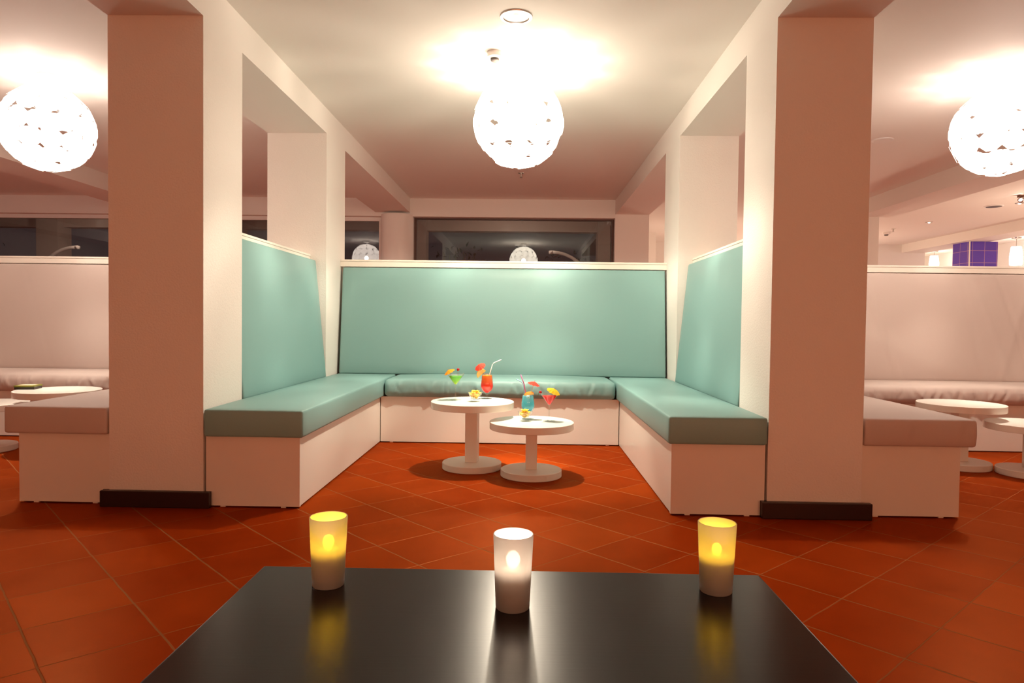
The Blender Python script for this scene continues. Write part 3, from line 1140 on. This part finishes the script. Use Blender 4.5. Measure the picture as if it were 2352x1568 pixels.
# lower table
bx_, by_, bz_ = 0.019, 4.095, HL
hurricane(bx_, by_, bz_, BLUE_L, 'hurricane glass of blue cocktail on the lower table', 0.140)
umbrella((bx_ + 0.012, by_, bz_ + 0.138), (0.16, -0.06, 0.55), 0.098, 0.038, RED, 'red paper umbrella tilted above the blue cocktail')
slice_((bx_ + 0.006, by_ - 0.030, bz_ + 0.150), (0.9, radians(-8), 0.1), ORPEEL, ORFLESH, 'orange slice lying on the rim of the blue cocktail', 0.030)
straw([(bx_ - 0.006, by_, bz_ + 0.120), (bx_ - 0.020, by_, bz_ + 0.165), (bx_ - 0.032, by_, bz_ + 0.212), (bx_ - 0.040, by_, bz_ + 0.222), (bx_ - 0.072, by_, bz_ + 0.240)], STRAWB, 'bent pale blue straw standing in the blue cocktail')
straw([(bx_ - 0.008, by_ - 0.009, bz_ + 0.120), (bx_ - 0.016, by_ - 0.009, bz_ + 0.165), (bx_ - 0.026, by_ - 0.009, bz_ + 0.215), (bx_ - 0.046, by_ - 0.009, bz_ + 0.268)], STRAWP, 'pink straw standing in the blue cocktail')
cherry((bx_, by_, bz_ + 0.0495), 'dark cherry sunk at the bottom of the blue cocktail')
rx_, ry_, rz_ = 0.145, 4.02, HL
martini(rx_, ry_, rz_, RED_L, 'martini glass of red cocktail on the lower table')
umbrella((rx_ + 0.010, ry_, rz_ + 0.145), (0.18, -0.12, 0.42), 0.058, 0.042, YELLOWP, 'yellow paper umbrella leaning on the red cocktail')
cherry((rx_ - 0.054, ry_ - 0.018, rz_ + 0.172), 'red cherry with a green stalk on the rim of the red cocktail', stalk=[(-0.006, 0, 0.004), (-0.012, 0, -0.006), (-0.014, 0, -0.024)])
bowl(0.002, 4.005, HL, 'small glass bowl of yellow chips on the lower table', 'yellow potato chips heaped in the bowl on the lower table', 12)

# ------------------------------------------------------------------ dark coffee table and candle glasses
TZ = 0.45
ct = thing('coffee_table', (-0.0217, 0.84, 0), 'dark wenge coffee table carrying three candle glasses', 'table', rz=0.0033)
bm = bmesh.new()
box(bm, -0.4500, 0.4500, -0.62, 0.384, TZ - 0.045, TZ, 0, 0.003)
link_obj('tabletop', bm, WENGE, ct)
for sx in (-1, 1):
    for y in (-0.55, 0.31):
        bm = bmesh.new()
        box(bm, sx * 0.40 - 0.03, sx * 0.40 + 0.03, y - 0.03, y + 0.03, 0, TZ - 0.045, 0, 0.002)
        link_obj('leg', bm, WENGE, ct)


def candle(x, y, flame, label, power_r):
    t = thing('candle_glass', (x, y, TZ), label, 'candle', 'candle glasses on the dark table')
    bm = bmesh.new()
    h = 0.1175
    outer = [(0, 0), (0.0255, 0), (0.0268, 0.0015), (0.0318, h - 0.001), (0.0312, h)]
    inner = [(0.0300, h), (0.0295, h - 0.001), (0.0252, 0.0125), (0.0235, 0.0110), (0, 0.0110)]
    lathe(bm, outer + inner, 56)
    link_obj('cup', bm, CUP, t, auto=50)
    bm = bmesh.new()
    lathe(bm, [(0, 0.0112), (0.0195, 0.0112), (0.0200, 0.0120), (0.0205, 0.058), (0.019, 0.060), (0.006, 0.0615), (0, 0.0615)], 40)
    tl = link_obj('tealight', bm, TEALIGHT, t, auto=40)
    bm = bmesh.new()
    prof = [(0, 0.0618)] + [(power_r * sin(pi * q / 8), 0.0618 + power_r * 1.15 * (1 - cos(pi * q / 8))) for q in range(1, 8)] + [(0, 0.0618 + power_r * 2.3)]
    lathe(bm, prof, 16)
    fl = link_obj('flame', bm, flame, tl, smooth=True)
    fl['label'] = 'glowing flame tip'
    return t


candle(-0.331, 1.140, FLAME_Y, 'frosted candle glass with a yellow glow near the box-booth corner of the table', 0.0100)
candle(-0.0152, 1.064, FLAME_W, 'frosted candle glass with a white glow in the middle of the dark table', 0.0115)
candle(0.328, 1.147, FLAME_Y, 'frosted candle glass with a dimmer yellow glow near the pendant-side corner of the table', 0.0082)

# ------------------------------------------------------------------ globe pendants


def globe(x, y, zc, bulb, label, seed):
    rnd = random.Random(seed)
    t = thing('globe_pendant', (x, y, zc), label, 'ceiling lamp', 'petal globe pendants')
    R = 0.272
    bm = bmesh.new()
    lathe(bm, [(0, ZC - zc), (0.060, ZC - zc), (0.060, ZC - zc - 0.045), (0.054, ZC - zc - 0.050), (0, ZC - zc - 0.050)], 32)
    link_obj('ceiling_canopy', bm, PLASTIC, t, auto=40)
    bm = bmesh.new()
    tube(bm, [(0, 0, ZC - zc - 0.05), (0, 0, 0.075)], 0.008, 10)
    link_obj('stem', bm, PLASTIC, t)
    bm = bmesh.new()                         # lamp holder and thin wire hoops inside the shade
    lathe(bm, [(0, 0.11), (0.022, 0.11), (0.024, 0.045), (0.015, 0.040), (0, 0.040)], 16)
    link_obj('lamp_holder', bm, PLASTIC, t, auto=40)
    bm = bmesh.new()
    for lat in (-62, -42, -30, -18, -6, 6, 18, 30, 42, 62):
        rr, zz = (R - 0.012) * cos(radians(lat)), (R - 0.012) * sin(radians(lat))
        tube(bm, [(rr * cos(2 * pi * k / 40), rr * sin(2 * pi * k / 40), zz) for k in range(41)], 0.0012, 4, caps=False)
    link_obj('wire_hoops', bm, PLASTIC, t)
    bm = bmesh.new()
    rows = [(-72, 6), (-48, 10), (-24, 13), (0, 14), (24, 13), (48, 10), (70, 7)]
    for ri, (lat, n) in enumerate(rows):
        ph = rnd.uniform(0, 0.2) + (0.5 if ri % 2 else 0)
        for k in range(n):
            lon = 2 * pi * (k + ph) / n
            rad = R + (0.006 if (k + ri) % 2 else 0.0)
            la = radians(lat)
            nrm = Vector((cos(la) * cos(lon), cos(la) * sin(lon), sin(la)))
            e = Vector((-sin(lon), cos(lon), 0))
            u = nrm.cross(e)
            w = pi * R * cos(la) / n * 1.03
            hh = R * radians(24) / 2 * 1.04
            if abs(lat) > 60:
                w = pi * R * cos(la) / n * 1.12
            tw = rnd.uniform(-0.03, 0.03)
            e2 = e * cos(tw) + u * sin(tw)
            u2 = u * cos(tw) - e * sin(tw)
            c = 0.60
            shp = [(-1, -1 + c), (-1 + c, -1), (1 - c, -1), (1, -1 + c), (1, 1 - c), (1 - c, 1), (-1 + c, 1), (-1, 1 - c)]
            front = []
            for a, b in shp:
                taper = cos(la + b * radians(12)) / cos(la) if abs(lat) > 60 else 1
                front.append(bm.verts.new(nrm * rad + e2 * (a * w * taper) + u2 * (b * hh)))
            bm.faces.new(front)
    link_obj('lamp_shade', bm, SHADE if bulb is BULB else SHADE_SIDE, t)
    bm = bmesh.new()
    ball(bm, (0, 0, 0.0), 0.040, 8)
    link_obj('bulb', bm, bulb, t, smooth=True)
    return t


globe(-0.062, 4.30, 2.155, BULB, 'glowing white petal globe hanging over the teal booth', 1)
globe(-3.20, 4.50, 2.152, BULB_SIDE, 'glowing white petal globe over the table with the small box', 2)
globe(3.035, 4.47, 2.168, BULB_SIDE, 'glowing white petal globe over the taupe booth below the pendants', 3)

# ------------------------------------------------------------------ ceiling fittings


def downlight(x, y, r, lamp, label, z=ZC):
    t = thing('downlight', (x, y, z), label, 'downlight', 'recessed downlights')
    bm = bmesh.new()
    lathe(bm, [(r, 0), (r * 0.98, -0.006), (r * 0.80, -0.008), (r * 0.78, -0.001), (r * 0.80, -0.0005)], 40, close=True)
    link_obj('trim_ring', bm, METAL, t, auto=40)
    bm = bmesh.new()
    lathe(bm, [(r * 0.79, -0.0022), (0, -0.0022)], 40)
    link_obj('reflector', bm, PLASTIC, t)
    bm = bmesh.new()
    ball(bm, (0, 0, -0.012), r * 0.22, 8, 0, 0.45)
    link_obj('lamp', bm, lamp, t, smooth=True)
    return t


downlight(-0.071, 3.615, 0.086, DL_GLINT, 'round recessed downlight above the globe over the teal booth')
downlight(6.113, 10.51, 0.05, FAR_LAMP, 'small lit downlight in the larger room near the sprinkler')
downlight(6.281, 8.848, 0.05, FAR_LAMP, 'small lit downlight in the larger room under the twin spotlight')


def detector(x, y, r, h, label, name='smoke_detector'):
    t = thing(name, (x, y, ZC), label, 'smoke detector', 'ceiling detectors')
    bm = bmesh.new()
    lathe(bm, [(0, 0), (r, 0), (r, -h * 0.55), (r * 0.72, -h * 0.68), (0, -h * 0.68)], 32)
    link_obj('housing', bm, PLASTIC, t, auto=40)
    bm = bmesh.new()
    lathe(bm, [(0, -h * 0.68), (r * 0.55, -h * 0.68), (r * 0.55, -h * 0.9), (r * 0.4, -h), (0, -h)], 24)
    link_obj('sensor', bm, DARKPL, t, auto=40)
    return t


detector(-0.205, 4.09, 0.046, 0.055, 'white smoke detector on the ceiling beside the globe over the teal booth')
detector(6.072, 11.656, 0.06, 0.06, 'white detector on the larger room ceiling beside the sprinkler')


def disc(name, x, y, r, h, mat, label, cat, cover):
    t = thing(name, (x, y, ZC), label, cat)
    bm = bmesh.new()
    lathe(bm, [(0, 0), (r, 0), (r * 0.97, -h * 0.7), (r * 0.85, -h), (0, -h)], 40)
    link_obj('rim', bm, PLASTIC, t, auto=30)
    bm = bmesh.new()
    lathe(bm, [(r * 0.82, -h - 0.001), (0, -h - 0.003)], 40)
    link_obj('cover', bm, cover, t)
    return t


disc('ceiling_cover', 3.04, 5.94, 0.085, 0.012, PLASTIC, 'flat round white cover on the ceiling beside the front pillar', 'ceiling cover', PLASTIC)
disc('ceiling_speaker', 6.117, 9.083, 0.11, 0.010, PLASTIC, 'round ceiling speaker with a dark grille in the larger room', 'speaker', DARKPL)


def sprinkler(x, y, label):
    t = thing('ceiling_sprinkler', (x, y, ZC), label, 'sprinkler', 'ceiling sprinklers')
    bm = bmesh.new()
    lathe(bm, [(0, 0), (0.035, 0), (0.033, -0.006), (0.012, -0.008), (0.010, -0.045), (0, -0.045)], 20)
    link_obj('valve_body', bm, METAL, t, auto=40)
    bm = bmesh.new()
    lathe(bm, [(0, -0.050), (0.016, -0.050), (0.016, -0.053), (0, -0.053)], 16)
    tube(bm, [(0.008, 0, -0.044), (0.009, 0, -0.051)], 0.0015, 5)
    tube(bm, [(-0.008, 0, -0.044), (-0.009, 0, -0.051)], 0.0015, 5)
    link_obj('deflector', bm, METAL, t)
    return t


sprinkler(-0.071, 7.34, 'small sprinkler head on the ceiling behind the teal booth globe')
sprinkler(5.965, 11.24, 'small sprinkler head hanging in the larger room')

tw = thing('twin_spotlight', (5.95, 8.33, ZC), 'dark twin spotlight bar on the larger room ceiling', 'spotlight')
bm = bmesh.new()
box(bm, -0.05, 0.16, -0.03, 0.03, -0.028, 0.0, 0, 0.004)
link_obj('bar', bm, principled('bronze_metal', (0.16, 0.07, 0.04, 1), 0.35, 0.5, metallic=0.6), tw)
for px in (0.0, 0.11):
    bm = bmesh.new()
    tube(bm, [(px, 0, -0.03), (px - 0.05, -0.03, -0.065)], [0.022, 0.032], 14)
    sp_ = link_obj('spot_head', bm, METAL, tw, auto=40)
    bm = bmesh.new()
    ball(bm, (px - 0.052, -0.031, -0.068), 0.018, 8, 0, 0.6)
    link_obj('lamp', bm, FAR_LAMP, sp_, smooth=True)


def pendant(x, y, z0, z1, r, label):
    t = thing('pendant_lamp', (x, y, z0), label, 'ceiling lamp', 'opal cylinder pendants')
    H = ZC - z0
    bm = bmesh.new()
    lathe(bm, [(0, H), (0.075, H), (0.07, H - 0.018), (0.02, H - 0.03), (0, H - 0.03)], 28)
    link_obj('ceiling_canopy', bm, METAL, t, auto=40)
    bm = bmesh.new()
    tube(bm, [(0, 0, H - 0.03), (0, 0, z1 - z0 + 0.005)], 0.006, 8)
    link_obj('cord', bm, METAL, t)
    bm = bmesh.new()
    h = z1 - z0
    lathe(bm, [(0, h), (r * 0.72, h), (r * 0.80, h - 0.01), (r, h * 0.45), (r * 0.96, 0.008), (r * 0.9, 0), (0, 0.0)], 32)
    link_obj('lamp_shade', bm, PEND, t, auto=50)
    return t


pendant(8.60, 12.16, 2.02, 2.345, 0.098, 'glowing white cylinder pendant beside the blue tiled column')
pendant(8.53, 14.45, 2.13, 2.41, 0.092, 'smaller glowing white cylinder pendant on the far side of the blue column')

# ------------------------------------------------------------------ globe beams and added unseen fill lights


def spot(x, y, z, w, col, size=150, rad=0.05, blend=0.6):
    l = bpy.data.lights.new('globe_and_fill_beam', 'SPOT')
    l.energy = w
    l.color = col[:3]
    l.spot_size = radians(size)
    l.spot_blend = blend
    l.shadow_soft_size = rad
    o = bpy.data.objects.new('globe_and_fill_beam', l)
    COL.objects.link(o)
    o.location = (x, y, z)
    return o


def point(x, y, z, w, col, rad=0.1):
    l = bpy.data.lights.new('added_fill_light', 'POINT')
    l.energy = w
    l.color = col[:3]
    l.shadow_soft_size = rad
    o = bpy.data.objects.new('added_fill_light', l)
    COL.objects.link(o)
    o.location = (x, y, z)
    return o


for x, y, z, e in ((6.6, 7.9, 1.3, 40), (8.2, 9.6, 1.2, 22), (8.35, 14.7, 1.2, 12), (5.0, 12.6, 0.9, 42), (8.60, 12.16, 1.7, 3), (2.9, 11.0, 1.1, 16)):
    point(x, y, z, e * 2.0, (1.0, 0.77, 0.57, 1), 0.15)  # added low fill brightening the larger room's walls and ceiling
# the reflector bulbs of the three globes throw most of their light down through the petals
for x, y, z, e, c in ((-0.062, 4.30, 2.105, 410, (1.0, 0.88, 0.69)), (-3.20, 4.50, 2.102, 170, (1.0, 0.86, 0.71)), (3.035, 4.47, 2.118, 170, (1.0, 0.86, 0.71))):
    spot(x, y, z, e * 0.62, c, 168, 0.030, 0.55)
    spot(x, y, z, e * 0.75, c, 58, 0.022, 0.45)
# added warm fill behind the viewer to brighten pillar and bench fronts
for x, e in ((-2.6, 60), (0.0, 50), (2.7, 95)):
    point(x, -2.9, 0.85, e, (1.0, 0.43, 0.22, 1), 0.25)
# added fill spots between booths and windows, brightening the rear ceiling
for x, e in ((-6.7, 190), (-3.35, 210), (-0.2, 125), (2.9, 150)):
    spot(x, 7.34, ZC - 0.07, e, (1.0, 0.86, 0.70, 1), 150, 0.04)
# added fill past the side booth to brighten its beam and header
point(-6.6, 4.6, 2.0, 34, (1.0, 0.80, 0.70, 1), 0.2)
# added fill outside to bring up the terrace soffit and posts
for x in (-6.4, -0.3):
    point(x, 10.1, 2.3, 24, (1.0, 0.72, 0.55, 1), 0.06)

w = bpy.data.worlds.new('night')
SC.world = w
w.use_nodes = True
bg = w.node_tree.nodes['Background']
bg.inputs[0].default_value = (0.030, 0.023, 0.024, 1)
bg.inputs[1].default_value = 1.0

# ------------------------------------------------------------------ camera
pitch, yaw, roll = -0.0277, -0.02, -0.0125
cp, sp = cos(pitch), sin(pitch)
fwd = Vector((sin(yaw) * cp, cos(yaw) * cp, sp))
right = Vector((cos(yaw), -sin(yaw), 0))
down = fwd.cross(right)
r2 = right * cos(roll) + down * sin(roll)
d2 = -right * sin(roll) + down * cos(roll)
cam = bpy.data.cameras.new('camera')
cam.sensor_width = 36
cam.lens = 1560.67 / 2352 * 36
cam.clip_start = 0.05
co = bpy.data.objects.new('camera', cam)
COL.objects.link(co)
R3 = Matrix((r2, -d2, -fwd)).transposed()
co.matrix_world = Matrix.Translation((0, 0, 0.9)) @ R3.to_4x4()
SC.camera = co

SC.view_settings.view_transform = 'Standard'
SC.view_settings.look = 'None'
SC.view_settings.gamma = 1
SC.view_settings.use_curve_mapping = False
SC.view_settings.exposure = 0.0
SC.cycles.max_bounces = 8
SC.cycles.diffuse_bounces = 5
SC.cycles.transparent_max_bounces = 14
SC.cycles.use_adaptive_sampling = True
SC.cycles.adaptive_threshold = 0.03
SC.cycles.sample_clamp_indirect = 6
SC.cycles.use_denoising = True
SC.cycles.caustics_reflective = False
SC.cycles.caustics_refractive = False
